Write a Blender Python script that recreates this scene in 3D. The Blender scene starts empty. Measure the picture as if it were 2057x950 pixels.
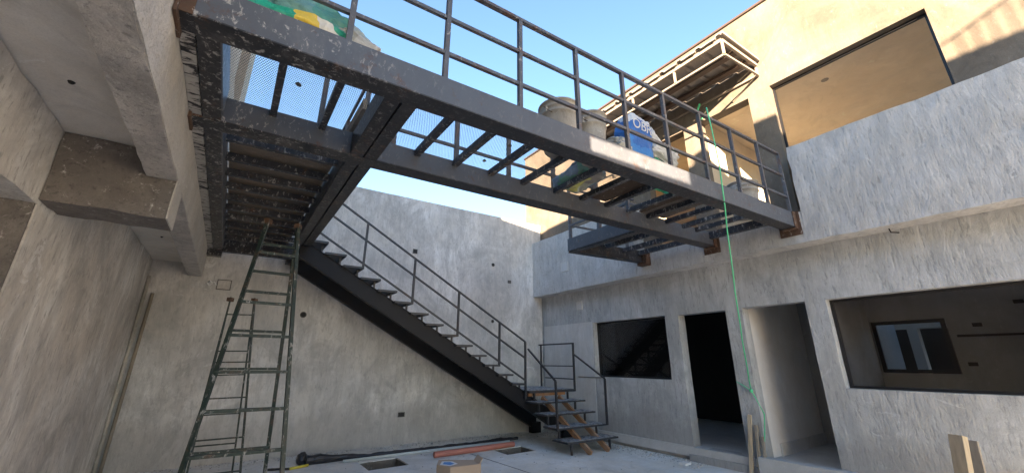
import bpy, bmesh, math, random
from mathutils import Vector, Matrix, noise
random.seed(7)
R = math.radians
# ---------------------------------------------------------------- camera, sky, sun, exposure
sc = bpy.context.scene
COL = sc.collection
SK = R(3.386)                       # the back wall and the steelwork run 3.4 degrees off square
SN, CS = math.sin(SK), math.cos(SK)
def cam():
    yaw, pit, rol = R(35.08), R(17.653), R(0.094)
    f = Vector((math.sin(yaw)*math.cos(pit), math.cos(yaw)*math.cos(pit), math.sin(pit)))
    r = Vector((math.cos(yaw), -math.sin(yaw), 0)); u = r.cross(f)
    r2 = r*math.cos(rol) + u*math.sin(rol); u2 = r2.cross(f)
    cd = bpy.data.cameras.new('camera'); co = bpy.data.objects.new('camera', cd); COL.objects.link(co)
    co.matrix_world = Matrix(((r2.x, u2.x, -f.x, 0), (r2.y, u2.y, -f.y, 0), (r2.z, u2.z, -f.z, 1.5), (0, 0, 0, 1)))
    cd.sensor_width = 36; cd.sensor_fit = 'HORIZONTAL'; cd.lens = 788.15/2057*36
    cd.clip_start = 0.05; cd.clip_end = 800
    sc.camera = co
cam()
SUN_D = Vector((1.05, 1.0, -0.295)).normalized()       # direction the sunlight travels
SUN_EL = math.asin(-SUN_D.z)
w = bpy.data.worlds.new('World'); sc.world = w; w.use_nodes = True
nt = w.node_tree; bg = nt.nodes['Background']; sky = nt.nodes.new('ShaderNodeTexSky')
sky.sky_type = 'NISHITA'; sky.sun_disc = False; sky.sun_elevation = SUN_EL
sky.sun_rotation = math.atan2(-SUN_D.x, -SUN_D.y)
sky.air_density = 1.1; sky.dust_density = 0.6; sky.ozone_density = 2.4; sky.altitude = 500
nt.links.new(sky.outputs[0], bg.inputs[0]); bg.inputs[1].default_value = 0.072
sl = bpy.data.lights.new('sun', 'SUN'); sl.energy = 5.0; sl.angle = R(0.5); sl.color = (1.0, 0.77, 0.53)
so = bpy.data.objects.new('sun', sl); COL.objects.link(so); so.rotation_euler = SUN_D.to_track_quat('-Z', 'Y').to_euler()
sc.view_settings.view_transform = 'Standard'; sc.view_settings.look = 'None'; sc.view_settings.gamma = 1
sc.view_settings.exposure = 3.15
sc.cycles.max_bounces = 10; sc.cycles.diffuse_bounces = 7; sc.cycles.transparent_max_bounces = 16

# ---------------------------------------------------------------- materials
class NT:
    def __init__(s, name):
        s.m = bpy.data.materials.new(name); s.m.use_nodes = True; s.t = s.m.node_tree
        s.b = s.t.nodes['Principled BSDF']; s.geo = s.t.nodes.new('ShaderNodeNewGeometry')
        s.tc = s.t.nodes.new('ShaderNodeTexCoord')
    def n(s, ty, **k):
        x = s.t.nodes.new(ty)
        for a, v in k.items(): setattr(x, a, v)
        return x
    def l(s, a, b): s.t.links.new(a, b)
    def noise(s, scale, stretch=(1, 1, 1), detail=5, rough=.6, src=None, dist=0, off=(0, 0, 0)):
        mp = s.n('ShaderNodeMapping'); mp.inputs['Scale'].default_value = stretch; mp.inputs['Location'].default_value = off
        s.l(src or s.geo.outputs['Position'], mp.inputs[0])
        x = s.n('ShaderNodeTexNoise'); x.inputs['Scale'].default_value = scale; x.inputs['Detail'].default_value = detail
        x.inputs['Roughness'].default_value = rough; x.inputs['Distortion'].default_value = dist
        s.l(mp.outputs[0], x.inputs['Vector']); return x.outputs['Fac']
    def ramp(s, fac, stops, interp='LINEAR'):
        x = s.n('ShaderNodeValToRGB'); x.color_ramp.interpolation = interp
        e = x.color_ramp.elements
        while len(e) < len(stops): e.new(.5)
        for i, (p, c) in enumerate(stops):
            e[i].position = p; e[i].color = (c, c, c, 1) if isinstance(c, (int, float)) else (*c, 1)
        s.l(fac, x.inputs[0]); return x.outputs[0]
    def mix(s, fac, a, b, mode='MIX'):
        x = s.n('ShaderNodeMix', data_type='RGBA', blend_type=mode)
        for i, v in ((0, fac), (6, a), (7, b)):
            if hasattr(v, 'links'): s.l(v, x.inputs[i])
            elif i == 0: x.inputs[0].default_value = v
            else: x.inputs[i].default_value = (*v, 1) if len(v) == 3 else v
        return x.outputs[2]
    def math(s, op, a, b=None, c=None):
        x = s.n('ShaderNodeMath', operation=op)
        for i, v in enumerate((a, b, c)):
            if v is None: continue
            if hasattr(v, 'links'): s.l(v, x.inputs[i])
            else: x.inputs[i].default_value = v
        return x.outputs[0]
    def bump(s, h, strength=.3, dist=.01, prev=None):
        x = s.n('ShaderNodeBump'); x.inputs['Strength'].default_value = strength; x.inputs['Distance'].default_value = dist
        s.l(h, x.inputs['Height'])
        if prev: s.l(prev, x.inputs['Normal'])
        return x.outputs[0]
    def out(s, col=None, rough=None, normal=None, metal=None):
        for k, v in (('Base Color', col), ('Roughness', rough), ('Normal', normal), ('Metallic', metal)):
            if v is None: continue
            i = s.b.inputs[k]
            if hasattr(v, 'links'): s.l(v, i)
            elif k == 'Base Color': i.default_value = (*v, 1)
            else: i.default_value = v
        return s.m
def concrete(name, base, warm=(1, .96, .9), contrast=.35, streak=.35, dashes=.4, streak_z=.25, damp=.0, light_spots=.2, bump=.5, grain=1.0, flat=False):
    m = NT(name)
    z1 = 1 if flat else streak_z
    big = m.noise(.8, detail=7, rough=.66, dist=.8)
    mid = m.noise(3.2, (1, 1, 1 if flat else .6), 7, .72, dist=.6, off=(3, 1, 2))
    stk = m.noise(8, (1, 1, z1*.7), 7, .75, dist=.2, off=(7, 2, 5))
    dash = m.noise(30, (1, 1, z1*.9 if not flat else 1), 5, .66, dist=.12, off=(1, 4, 9))
    fine = m.noise(120*grain, detail=4, rough=.7)
    b = Vector(base)
    dark = tuple(b*(1-contrast*1.1)); lite = tuple(min(.85, v) for v in b*(1+contrast*.45)); wb = tuple(b[i]*warm[i]*.93 for i in range(3))
    c = m.mix(m.ramp(big, [(.36, 0), (.64, 1)]), dark, lite)
    c = m.mix(m.ramp(mid, [(.40, .0), (.62, .6)]), c, wb)
    c = m.mix(m.ramp(m.noise(1.7, (1, 1, .7), 7, .75, dist=1., off=(21, 3, 8)), [(.52, 0), (.64, min(1, contrast*1.5))]), c, tuple(b*.5))
    c = m.mix(m.ramp(stk, [(.40, streak*.8), (.55, 0)]), c, tuple(b*.55))
    c = m.mix(m.ramp(dash, [(.36, dashes), (.44, 0)]), c, tuple(b*.40))
    c = m.mix(m.ramp(m.noise(1.3, (3.2, 3.2, .35) if not flat else (1, 1, 1), 7, .7, dist=.25, off=(31, 7, 2)), [(.55, 0), (.66, contrast*.9)]), c, tuple(b*.6))
    c = m.mix(m.ramp(m.noise(2.4, (1, 1, 1), 8, .8, dist=1.4, off=(2, 17, 6)), [(.615, 0), (.63, .45)]), c, tuple(min(.82, v*1.22) for v in b))
    lt = m.noise(15, (1, 1, z1*1.8 if not flat else 1), 7, .78, dist=.6, off=(11, 3, 1))
    c = m.mix(m.ramp(lt, [(.58, 0), (.68, light_spots)]), c, (.78, .77, .75))
    c = m.mix(m.ramp(fine, [(.3, .35), (.55, 0)]), c, tuple(b*.55))
    if damp:
        sp = m.n('ShaderNodeSeparateXYZ'); m.l(m.geo.outputs['Position'], sp.inputs[0])
        h = m.math('ADD', sp.outputs['Z'], m.math('MULTIPLY', m.noise(2.2, (1, 1, .5), 5, .7, off=(9, 9, 0)), -.9))
        c = m.mix(m.ramp(h, [(.02, damp), (.28, 0)]), c, (b[0]*.52, b[1]*.49, b[2]*.46))
    nrm = m.bump(dash, bump, .012); nrm = m.bump(fine, bump*.8, .004, nrm); nrm = m.bump(mid, bump*.8, .03, nrm)
    m.b.inputs['Specular IOR Level'].default_value = .25
    return m.out(c, .92, nrm)
def steel(name, base, splat=.0, rust=.0, rough=.45, local=False):
    m = NT(name)
    big = m.noise(3, detail=5, rough=.6); fine = m.noise(45, detail=4, rough=.7)
    b = Vector(base)
    c = m.mix(big, tuple(b*.75), tuple(b*1.3))
    if rust: c = m.mix(m.ramp(m.noise(7, detail=6, rough=.75, off=(5, 5, 5)), [(.58-rust*.12, 0), (.72-rust*.1, .9)]), c, (.10, .05, .028))
    if splat:
        if local:      # cement spatter is thickest at the left end, where the sacks are
            sp = m.n('ShaderNodeSeparateXYZ'); m.l(m.geo.outputs['Position'], sp.inputs[0])
            lo = m.ramp(m.math('MULTIPLY', sp.outputs['X'], .3), [(.0, 1), (.30, .12), (.9, .25)])
        else: lo = 1.0
        c = m.mix(m.ramp(m.noise(26, (1, 1, .55), 5, .72, dist=.5), [(.60-splat*.08, 0), (.70-splat*.08, .9)]) if not local else m.math('MULTIPLY', lo, m.ramp(m.noise(26, (1, 1, .55), 5, .72, dist=.5), [(.60-splat*.08, 0), (.70-splat*.08, .9)])), c, (.42, .41, .39))
        c = m.mix(m.math('MULTIPLY', lo, m.ramp(m.noise(4, (1, 1, .4), 5, .75, off=(8, 1, 1)), [(.5, 0), (.75, splat*.55)])), c, (.3, .29, .28))
    rg = m.ramp(fine, [(.3, rough-.08), (.7, rough+.15)])
    return m.out(c, rg, m.bump(fine, .15, .003))
def plain(name, col, rough=.7, var=.25, sc_=8, metal=0):
    m = NT(name); b = Vector(col)
    n = m.noise(sc_, detail=5, rough=.65)
    return m.out(m.mix(n, tuple(b*(1-var)), tuple(b*(1+var))), rough, m.bump(n, .15, .004), metal)
def wood(name, col, ax=2):
    m = NT(name); b = Vector(col); st = [18, 18, 18]; st[ax] = .9
    n = m.noise(2.2, tuple(st), 5, .6); n2 = m.noise(3, detail=5)
    c = m.mix(n, tuple(b*.55), tuple(b*1.25)); c = m.mix(m.ramp(n2, [(.45, 0), (.7, .35)]), c, (.45, .43, .4))
    return m.out(c, .75, m.bump(n, .3, .003))
M = {}
M['back'] = concrete('rendered_back_wall', (.68, .675, .665), contrast=.38, streak=.65, dashes=.4, streak_z=.34, damp=.5, bump=.4)
M['rlow'] = concrete('raked_wall', (.52, .545, .57), contrast=.28, streak=.6, dashes=.55, streak_z=.24, damp=.6, bump=.8)
M['par'] = concrete('raked_parapet', (.57, .575, .575), contrast=.20, streak=.5, dashes=.5, streak_z=.24, light_spots=.45, bump=.8)
M['up'] = concrete('facade_render', (.185, .156, .125), contrast=.36, streak=.12, dashes=.1, bump=.3, light_spots=.1)
M['left'] = concrete('left_wall_render', (.74, .71, .675), contrast=.5, streak=.6, dashes=.7, streak_z=.34, light_spots=.35, bump=.6)
M['beam'] = concrete('cast_beam', (.56, .54, .52), contrast=.4, streak=.5, dashes=.7, flat=True, light_spots=.2, bump=.9)
M['dkply'] = concrete('dark_boards', (.085, .062, .048), contrast=.5, streak=.5, dashes=.2, flat=True, light_spots=.3, bump=.5)
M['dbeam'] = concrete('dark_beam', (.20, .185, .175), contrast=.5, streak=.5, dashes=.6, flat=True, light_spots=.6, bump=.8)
M['ceil'] = concrete('smooth_soffit', (.74, .72, .69), contrast=.22, streak=.12, dashes=.0, flat=True, light_spots=.1, bump=.3)
M['stucco'] = concrete('stucco_edge', (.64, .62, .59), contrast=.2, streak=.1, dashes=.35, flat=True, bump=1.6, grain=.6)
M['patch'] = concrete('smooth_plaster_patch', (.62, .63, .64), contrast=.15, streak=.25, dashes=.05, bump=.2)
M['floor'] = concrete('screed_floor', (.84, .81, .76), contrast=.34, streak=.2, dashes=.15, flat=True, light_spots=.6, bump=.35)
M['slabf'] = concrete('room_floor', (.52, .53, .54), contrast=.15, streak=.1, dashes=.0, flat=True, light_spots=.5, bump=.2)
M['pit'] = concrete('pit_soil', (.22, .20, .17), contrast=.4, streak=.3, dashes=.3, flat=True, bump=1.5)
M['white'] = concrete('white_plaster', (.80, .80, .80), contrast=.08, streak=.06, dashes=.0, light_spots=.0, bump=.1)
M['greyint'] = concrete('grey_interior', (.34, .36, .38), contrast=.15, streak=.1, dashes=.0, bump=.2)
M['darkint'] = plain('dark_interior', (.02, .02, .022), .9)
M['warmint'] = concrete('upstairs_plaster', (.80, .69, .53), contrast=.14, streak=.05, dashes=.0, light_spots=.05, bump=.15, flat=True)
M['far'] = concrete('far_facade', (.5, .44, .36), contrast=.15, streak=.2, dashes=.1, bump=.4)
M['fb'] = steel('grey_steel_face', (.080, .090, .110), splat=.42, rust=.08, rough=.40, local=True)
M['st'] = steel('black_steel', (.018, .020, .026), local=True, splat=.6, rust=.12, rough=.42)
M['stc'] = steel('clean_black_steel', (.007, .008, .012), splat=.0, rust=.0, rough=.5)
M['stc'].node_tree.nodes['Principled BSDF'].inputs['Specular IOR Level'].default_value = .28
M['stj'] = steel('joist_steel', (.022, .026, .036), splat=.6, rust=.25, rough=.45)
M['rail'] = steel('rail_steel', (.085, .09, .105), splat=.1, rust=.5, rough=.45)
M['railc'] = steel('stair_rail_steel', (.03, .032, .038), splat=.0, rust=.15, rough=.4)
M['rust'] = steel('rusted_plate', (.075, .045, .03), splat=.2, rust=1.2, rough=.85)
M['peel'] = None
def peel():
    m = NT('plaster_smeared_steel')
    a = m.noise(5, (1, 3, 1), 6, .75, dist=.8)
    c = m.mix(m.ramp(a, [(.44, 0), (.50, 1)]), (.02, .02, .024), (.40, .385, .36))
    return m.out(c, .8, m.bump(a, .5, .01))
M['peel'] = peel()
def tread():
    m = NT('dusty_tread'); n = m.noise(14, detail=6, rough=.75)
    c = m.mix(m.ramp(n, [(.42, 0), (.62, .9)]), (.06, .07, .09), (.5, .5, .5))
    return m.out(c, .7, m.bump(n, .3, .004))
M['dust'] = tread()
M['green'] = steel('dark_green_paint', (.012, .026, .021), splat=.3, rust=.3, rough=.5)
M['wood'] = wood('orange_timber', (.34, .17, .075), 1)
M['woodz'] = wood('pale_timber', (.50, .40, .27), 2)
M['woodg'] = wood('weathered_timber', (.28, .24, .19), 2)
M['ply'] = concrete('stained_boards', (.34, .25, .17), contrast=.6, streak=.5, dashes=.2, flat=True, light_spots=.5, bump=.5)
M['frame'] = plain('black_aluminium', (.012, .012, .014), .4)
M['zinc'] = plain('dusty_roof_sheet', (.235, .21, .185), .6, .3, 5)
M['taupe'] = plain('dusty_frame_paint', (.24, .20, .16), .7, .2)
M['brownst'] = plain('brown_purlin', (.07, .045, .035), .6, .3)
M['card'] = plain('cardboard', (.42, .32, .24), .85, .1)
M['blue'] = plain('blue_print', (.05, .23, .55), .5, .2, 20)
M['wht'] = plain('white_plastic', (.72, .72, .72), .5, .08)
M['orange'] = plain('orange_pvc', (.42, .16, .12), .45, .12, 6)
M['pvc'] = plain('pale_pvc', (.55, .59, .58), .4, .08)
M['blackpl'] = plain('black_plastic', (.022, .022, .026), .35, .5, 12)
M['yellow'] = plain('yellow_tube', (.55, .47, .06), .5, .1)
M['bucket'] = concrete('cement_stained_plastic', (.52, .50, .46), contrast=.4, streak=.4, dashes=.3, light_spots=.6, bump=.4, streak_z=.5)
M['rope'] = plain('green_cord', (.10, .62, .30), .5, .15, 30)
M['box'] = plain('grey_box', (.09, .085, .08), .7)
M['box2'] = plain('pale_box', (.55, .54, .51), .7)
M['hole'] = plain('dark_hole', (.03, .03, .03), .9)
M['lump'] = plain('mortar', (.38, .37, .35), .95, .2, 30)
def mesh_mat():
    m = NT('expanded_metal')
    sp = m.n('ShaderNodeSeparateXYZ'); m.l(m.geo.outputs['Position'], sp.inputs[0])
    u = m.math('MULTIPLY', sp.outputs['X'], 1/.016); v = m.math('MULTIPLY', sp.outputs['Y'], 1/.034)
    g = []
    for op in ('ADD', 'SUBTRACT'):
        f = m.math('FRACT', m.math('ADD', m.math(op, u, v), 100.0))
        g.append(m.math('LESS_THAN', f, .22))
    wire = m.math('MAXIMUM', g[0], g[1])
    # cement clogging the mesh in places
    clog = m.ramp(m.noise(2.6, detail=6, rough=.75, off=(4, 4, 4)), [(.63, 0), (.66, 1)])
    fac = m.math('MAXIMUM', wire, clog)
    n = m.noise(9, detail=5)
    m.out(m.mix(n, (.10, .09, .08), (.36, .34, .32)), .7)
    tr = m.n('ShaderNodeBsdfTransparent'); mx = m.n('ShaderNodeMixShader')
    m.l(fac, mx.inputs[0]); m.l(tr.outputs[0], mx.inputs[1]); m.l(m.b.outputs[0], mx.inputs[2])
    m.l(mx.outputs[0], m.t.nodes['Material Output'].inputs[0]); return m.m
M['mesh'] = mesh_mat()
def glass():
    m = NT('tinted_glass')
    tr = m.n('ShaderNodeBsdfTransparent'); tr.inputs[0].default_value = (.85, .85, .87, 1)
    gl = m.n('ShaderNodeBsdfGlossy'); gl.inputs['Roughness'].default_value = .02
    fr = m.n('ShaderNodeFresnel'); fr.inputs[0].default_value = 1.45
    mx = m.n('ShaderNodeMixShader'); m.l(m.math('MULTIPLY', fr.outputs[0], .5), mx.inputs[0]); m.l(tr.outputs[0], mx.inputs[1]); m.l(gl.outputs[0], mx.inputs[2])
    m.l(mx.outputs[0], m.t.nodes['Material Output'].inputs[0]); return m.m
M['glass'] = glass()
def bagmat(name, cols, scale=4, axis='X', width=1.0, rough=.38):
    m = NT(name)
    sp = m.n('ShaderNodeSeparateXYZ'); m.l(m.tc.outputs['Object'], sp.inputs[0])
    n = m.noise(scale, detail=3, src=m.tc.outputs['Object'])
    f = m.math('ADD', m.math('MULTIPLY', sp.outputs[axis], 1/width), m.math('MULTIPLY', n, .45))
    k = len(cols)
    c = m.ramp(m.math('ADD', f, .28), [((i+.0)/k, cl) for i, cl in enumerate(cols)], 'CONSTANT')
    d = m.noise(9, detail=6, rough=.7, src=m.tc.outputs['Object'])
    c = m.mix(m.ramp(d, [(.55, 0), (.8, .25)]), c, (.55, .54, .52))
    wr = m.noise(7, (1, 1, 1), 5, .6, src=m.tc.outputs['Object'], dist=1.5)
    return m.out(c, rough, m.bump(wr, .8, .03))

# ---------------------------------------------------------------- mesh helpers
def W(x, c, z): return Vector((x, (c - x*SN)/CS, z))     # point on the skewed line c at world x
class MB:
    def __init__(s): s.v = []; s.f = []
    def q(s, *p):
        i = len(s.v); s.v += [Vector(a) for a in p]; s.f.append(tuple(range(i, i+len(p)))); return s
    def hexa(s, p):          # 8 points: bottom loop 0-3 (ccw), top loop 4-7
        i = len(s.v); s.v += [Vector(a) for a in p]
        for f in ((3, 2, 1, 0), (4, 5, 6, 7), (0, 1, 5, 4), (1, 2, 6, 5), (2, 3, 7, 6), (3, 0, 4, 7)): s.f.append(tuple(i+k for k in f))
        return s
    def box(s, x0, x1, y0, y1, z0, z1):
        return s.hexa([(x0, y0, z0), (x1, y0, z0), (x1, y1, z0), (x0, y1, z0), (x0, y0, z1), (x1, y0, z1), (x1, y1, z1), (x0, y1, z1)])
    def sbox(s, x0, x1, c0, c1, z0, z1):
        return s.hexa([W(x0, c0, z0), W(x1, c0, z0), W(x1, c1, z0), W(x0, c1, z0), W(x0, c0, z1), W(x1, c0, z1), W(x1, c1, z1), W(x0, c1, z1)])
    def bar(s, a, b, w, h=None, up=(0, 0, 1)):
        a = Vector(a); b = Vector(b); h = h or w; d = (b-a).normalized(); up = Vector(up)
        if abs(d.dot(up)) > .98: up = Vector((0, 1, 0))
        r = d.cross(up).normalized(); u = r.cross(d)
        r *= w/2; u *= h/2
        return s.hexa([a-r-u, a+r-u, b+r-u, b-r-u, a-r+u, a+r+u, b+r+u, b-r+u])
    def tube(s, pts, r, n=10, cap=True, rs=None):
        pts = [Vector(p) for p in pts]; base = len(s.v); up = Vector((.13, .2, 1)).normalized()
        for k, p in enumerate(pts):
            d = (pts[min(k+1, len(pts)-1)]-pts[max(k-1, 0)]).normalized()
            rr = d.cross(up).normalized(); uu = rr.cross(d); rad = rs[k] if rs else r
            for j in range(n):
                a = 2*math.pi*j/n; s.v.append(p+rr*math.cos(a)*rad+uu*math.sin(a)*rad)
        for k in range(len(pts)-1):
            for j in range(n):
                s.f.append((base+k*n+j, base+k*n+(j+1) % n, base+(k+1)*n+(j+1) % n, base+(k+1)*n+j))
        if cap:
            s.f.append(tuple(base+j for j in reversed(range(n)))); s.f.append(tuple(base+(len(pts)-1)*n+j for j in range(n)))
        return s
    def lathe(s, o, prof, n=28):
        base = len(s.v); o = Vector(o)
        for r, z in prof:
            for j in range(n):
                a = 2*math.pi*j/n; s.v.append(o+Vector((r*math.cos(a), r*math.sin(a), z)))
        for k in range(len(prof)-1):
            for j in range(n): s.f.append((base+k*n+j, base+k*n+(j+1) % n, base+(k+1)*n+(j+1) % n, base+(k+1)*n+j))
        return s
    def build(s, name, mat, parent=None, smooth=False, bevel=0, label=None, rough=None, sub=0):
        me = bpy.data.meshes.new(name); org = Vector((0, 0, 0))
        p = parent
        while p is not None: org += p.location; p = p.parent
        if parent is None: org = sum(s.v, Vector())/max(1, len(s.v))
        me.from_pydata([v-org for v in s.v], [], s.f); me.validate()
        bm = bmesh.new(); bm.from_mesh(me)
        if rough:
            bmesh.ops.remove_doubles(bm, verts=bm.verts, dist=1e-4)
            amp, step = rough
            for it in range(8):
                es = [e for e in bm.edges if e.calc_length() > step*1.5]
                if not es: break
                bmesh.ops.subdivide_edges(bm, edges=es, cuts=1, use_grid_fill=True)
            for v in bm.verts:
                q = v.co+org
                v.co += Vector((noise.noise(q*6), noise.noise(q*6+Vector((9, 3, 1))), noise.noise(q*6+Vector((2, 7, 5)))))*amp \
                    + Vector((noise.noise(q*19), noise.noise(q*19+Vector((4, 3, 1))), noise.noise(q*19+Vector((2, 5, 5)))))*amp*.5
        bmesh.ops.recalc_face_normals(bm, faces=bm.faces)
        bm.to_mesh(me); bm.free()
        o = bpy.data.objects.new(name, me); COL.objects.link(o); me.materials.append(mat)
        if parent is not None: o.parent = parent
        else: o.location = org
        if smooth:
            for f in me.polygons: f.use_smooth = True
        if bevel:
            b = o.modifiers.new('bevel', 'BEVEL'); b.width = bevel; b.segments = 2; b.limit_method = 'ANGLE'
        if label: o['label'] = label
        return o
def thing(name, label, cat, loc=(0, 0, 0), group=None):
    o = bpy.data.objects.new(name, None); COL.objects.link(o); o.location = loc; o.empty_display_size = .2
    o['label'] = label; o['category'] = cat
    if group: o['group'] = group
    return o
def tag(o, label, cat, group=None):
    o['label'] = label; o['category'] = cat
    if group: o['group'] = group
    return o
def cells(P, us, vs, holes, th, name, mat, parent, amp=0, step=.25, reveal=None):
    """slab with rectangular openings; P(u,v,w) maps to world, w from 0 (front) to th"""
    def dens(a, extra):
        a = sorted(set(a+extra)); r = []
        for i in range(len(a)-1):
            n = max(1, int(round((a[i+1]-a[i])/step))) if amp else 1
            r += [a[i]+(a[i+1]-a[i])*k/n for k in range(n)]
        return r+[a[-1]]
    U = dens(us, [h[0] for h in holes]+[h[1] for h in holes]); V = dens(vs, [h[2] for h in holes]+[h[3] for h in holes])
    def full(i, j):
        if i < 0 or j < 0 or i >= len(U)-1 or j >= len(V)-1: return False
        u = (U[i]+U[i+1])/2; v = (V[j]+V[j+1])/2
        return not any(h[0] < u < h[1] and h[2] < v < h[3] for h in holes)
    b = MB()
    def pt(u, v, w_):
        q = Vector(P(u, v, w_))
        if amp: q += Vector((noise.noise(q*2.3), noise.noise(q*2.3+Vector((5, 5, 5))), noise.noise(q*2.3+Vector((8, 1, 1)))*.6))*amp
        return q
    for i in range(len(U)-1):
        for j in range(len(V)-1):
            if not full(i, j): continue
            u0, u1, v0, v1 = U[i], U[i+1], V[j], V[j+1]
            b.q(pt(u0, v0, 0), pt(u1, v0, 0), pt(u1, v1, 0), pt(u0, v1, 0)); b.q(pt(u0, v0, th), pt(u0, v1, th), pt(u1, v1, th), pt(u1, v0, th))
            if not full(i-1, j): b.q(pt(u0, v0, 0), pt(u0, v1, 0), pt(u0, v1, th), pt(u0, v0, th))
            if not full(i+1, j): b.q(pt(u1, v0, 0), pt(u1, v0, th), pt(u1, v1, th), pt(u1, v1, 0))
            if not full(i, j-1): b.q(pt(u0, v0, 0), pt(u0, v0, th), pt(u1, v0, th), pt(u1, v0, 0))
            if not full(i, j+1): b.q(pt(u0, v1, 0), pt(u1, v1, 0), pt(u1, v1, th), pt(u0, v1, th))
    o = b.build(name, mat, parent)
    bm = bmesh.new(); bm.from_mesh(o.data); bmesh.ops.remove_doubles(bm, verts=bm.verts, dist=1e-4); bmesh.ops.recalc_face_normals(bm, faces=bm.faces); bm.to_mesh(o.data); bm.free()
    return o

# ---------------------------------------------------------------- ground
XL, XR, XP, BW = -1.19, 6.45, 6.135, 8.15
pits = [(2.0, 2.61, 6.44, 7.0), (4.22, 4.85, 6.13, 6.6)]
fl = cells(lambda u, v, w_: (u, v, -w_), [-4.5, XR+.02], [-14, 8.7], pits, .12, 'floor', M['floor'], None)
fl['kind'] = 'structure'
pb = MB()
for x0, x1, y0, y1 in pits:
    pb.q((x0-.03, y0-.03, -.38), (x1+.03, y0-.03, -.38), (x1+.03, y1+.03, -.38), (x0-.03, y1+.03, -.38))
    x0 += .014; x1 -= .014; y0 += .014; y1 -= .014
    for a, b_ in (((x0, y0), (x1, y0)), ((x1, y0), (x1, y1)), ((x1, y1), (x0, y1)), ((x0, y1), (x0, y0))):
        pb.q((*a, -.385), (*b_, -.385), (*b_, -.012), (*a, -.012))
po = pb.build('floor_pits', M['pit'], None, rough=(.007, .08)); po['kind'] = 'structure'
g = MB().q((-300, -300, -.6), (300, -300, -.6), (300, 300, -.6), (-300, 300, -.6)).build('ground', M['pit'], None); g['kind'] = 'structure'
# saw-cut joints in the screed
for i, (a, b_) in enumerate([((3.74, 6.55), (3.83, 5.0))]):
    j = MB().bar((*a, .0025), (*b_, .0025), .008, .003).build('floor_joint', M['hole'], None); j['kind'] = 'structure'

# ---------------------------------------------------------------- back wall
bwl = thing('courtyard_back_wall', 'tall pale grey rendered wall behind the staircase', 'wall', W(2.5, BW+.1, 0))
def PB(u, v, w_): return W(u, BW+w_, v)
cells(PB, [-1.25, 6.40], [-.1, 5.0], [], .2, 'render', M['back'], bwl, amp=.012, step=.3)
def fit_back(name, x, z, w_, h, mat, label, cat, kind='box'):
    o = thing(name, label, cat, W(x, BW, z))
    if kind == 'round':
        b = MB(); n = 14; r = w_/2
        ring = [W(x+r*math.cos(2*math.pi*k/n), BW-.014, z+r*math.sin(2*math.pi*k/n)) for k in range(n)]
        ring2 = [W(x+r*.72*math.cos(2*math.pi*k/n), BW-.016, z+r*.72*math.sin(2*math.pi*k/n)) for k in range(n)]
        ring3 = [W(x+r*.68*math.cos(2*math.pi*k/n), BW-.003, z+r*.68*math.sin(2*math.pi*k/n)) for k in range(n)]
        for k in range(n):
            b.q(ring[k], ring[(k+1) % n], ring2[(k+1) % n], ring2[k])
        b.build('rim', M['box'], o)
        MB().q(*ring2).build('recess', M['hole'], o)
    else:
        t = .012
        b = MB(); b.sbox(x-w_/2, x+w_/2, BW-.014, BW+.01, z-h/2, z-h/2+t); b.sbox(x-w_/2, x+w_/2, BW-.014, BW+.01, z+h/2-t, z+h/2)
        b.sbox(x-w_/2, x-w_/2+t, BW-.014, BW+.01, z-h/2+t, z+h/2-t); b.sbox(x+w_/2-t, x+w_/2, BW-.014, BW+.01, z-h/2+t, z+h/2-t)
        b.build('rim', M['box'], o); MB().sbox(x-w_/2+t, x+w_/2-t, BW-.011, BW+.01, z-h/2+t, z+h/2-t).build('recess', mat, o)
    return o
fit_back('junction_box', 1.051, 2.304, .11, .11, M['hole'], 'round dark electrical box in the back wall left under the stair', 'electrical box', 'round')
fit_back('outlet_box', 3.0, .524, .13, .085, M['hole'], 'rectangular socket box low on the back wall beneath the staircase', 'socket box')
fit_back('outlet_box', 3.02, 3.786, .10, .10, M['hole'], 'square wall box high on the back wall left of the others', 'socket box')
fit_back('junction_box', 4.96, 3.733, .09, .09, M['hole'], 'round box high on the back wall near its sunlit corner', 'electrical box', 'round')
fit_back('outlet_box', 5.43, 3.365, .09, .07, M['box'], 'small square box on the back wall nearest the parapet corner', 'socket box')
fit_back('junction_box', 4.972, 2.391, .08, .08, M['hole'], 'small round box on the back wall just above the stair handrail', 'electrical box', 'round')
pl_ = fit_back('cover_plate', -.207, 2.726, .20, .17, M['left'], 'square blank cover plate on the back wall by the concrete beam', 'cover plate')
cb = MB()
cb.tube([W(-.42, BW-.02, 2.74), W(-.40, BW-.07, 2.76), W(-.36, BW-.09, 2.72), W(-.40, BW-.06, 2.69), W(-.44, BW-.03, 2.73)], .012, 6)
cb.tube([W(-.42, BW-.01, 2.72), W(-.34, BW-.06, 2.75), W(-.31, BW-.08, 2.70)], .010, 6)
tag(cb.build('wire_bundle', M['wht'], None), 'tangled white wire ends poking from the back wall under the beam', 'wires')

# ---------------------------------------------------------------- right building
rb = thing('right_building', 'two storey grey rendered building along the right side with sunlit upper floor', 'building', (XR, 2, 0))
low_holes = [(4.333, 6.12, 1.20, 2.305), (3.235, 4.075, .2, 2.29), (2.13, 2.98, .2, 2.30), (-.9, 1.893, 1.185, 2.30)]
def PR(u, v, w_): return (XR+w_, u, v)
cells(PR, [-14, 8.0], [-.15, 3.12], low_holes, .2, 'ground_floor_wall', M['rlow'], rb, amp=.008, step=.3)
# smoother plaster patch beside the stair
MB().box(XR-.007, XR+.01, 6.14, 7.76, .0, 2.33).build('plaster_patch', M['patch'], rb, rough=(.002, .3))
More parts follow.
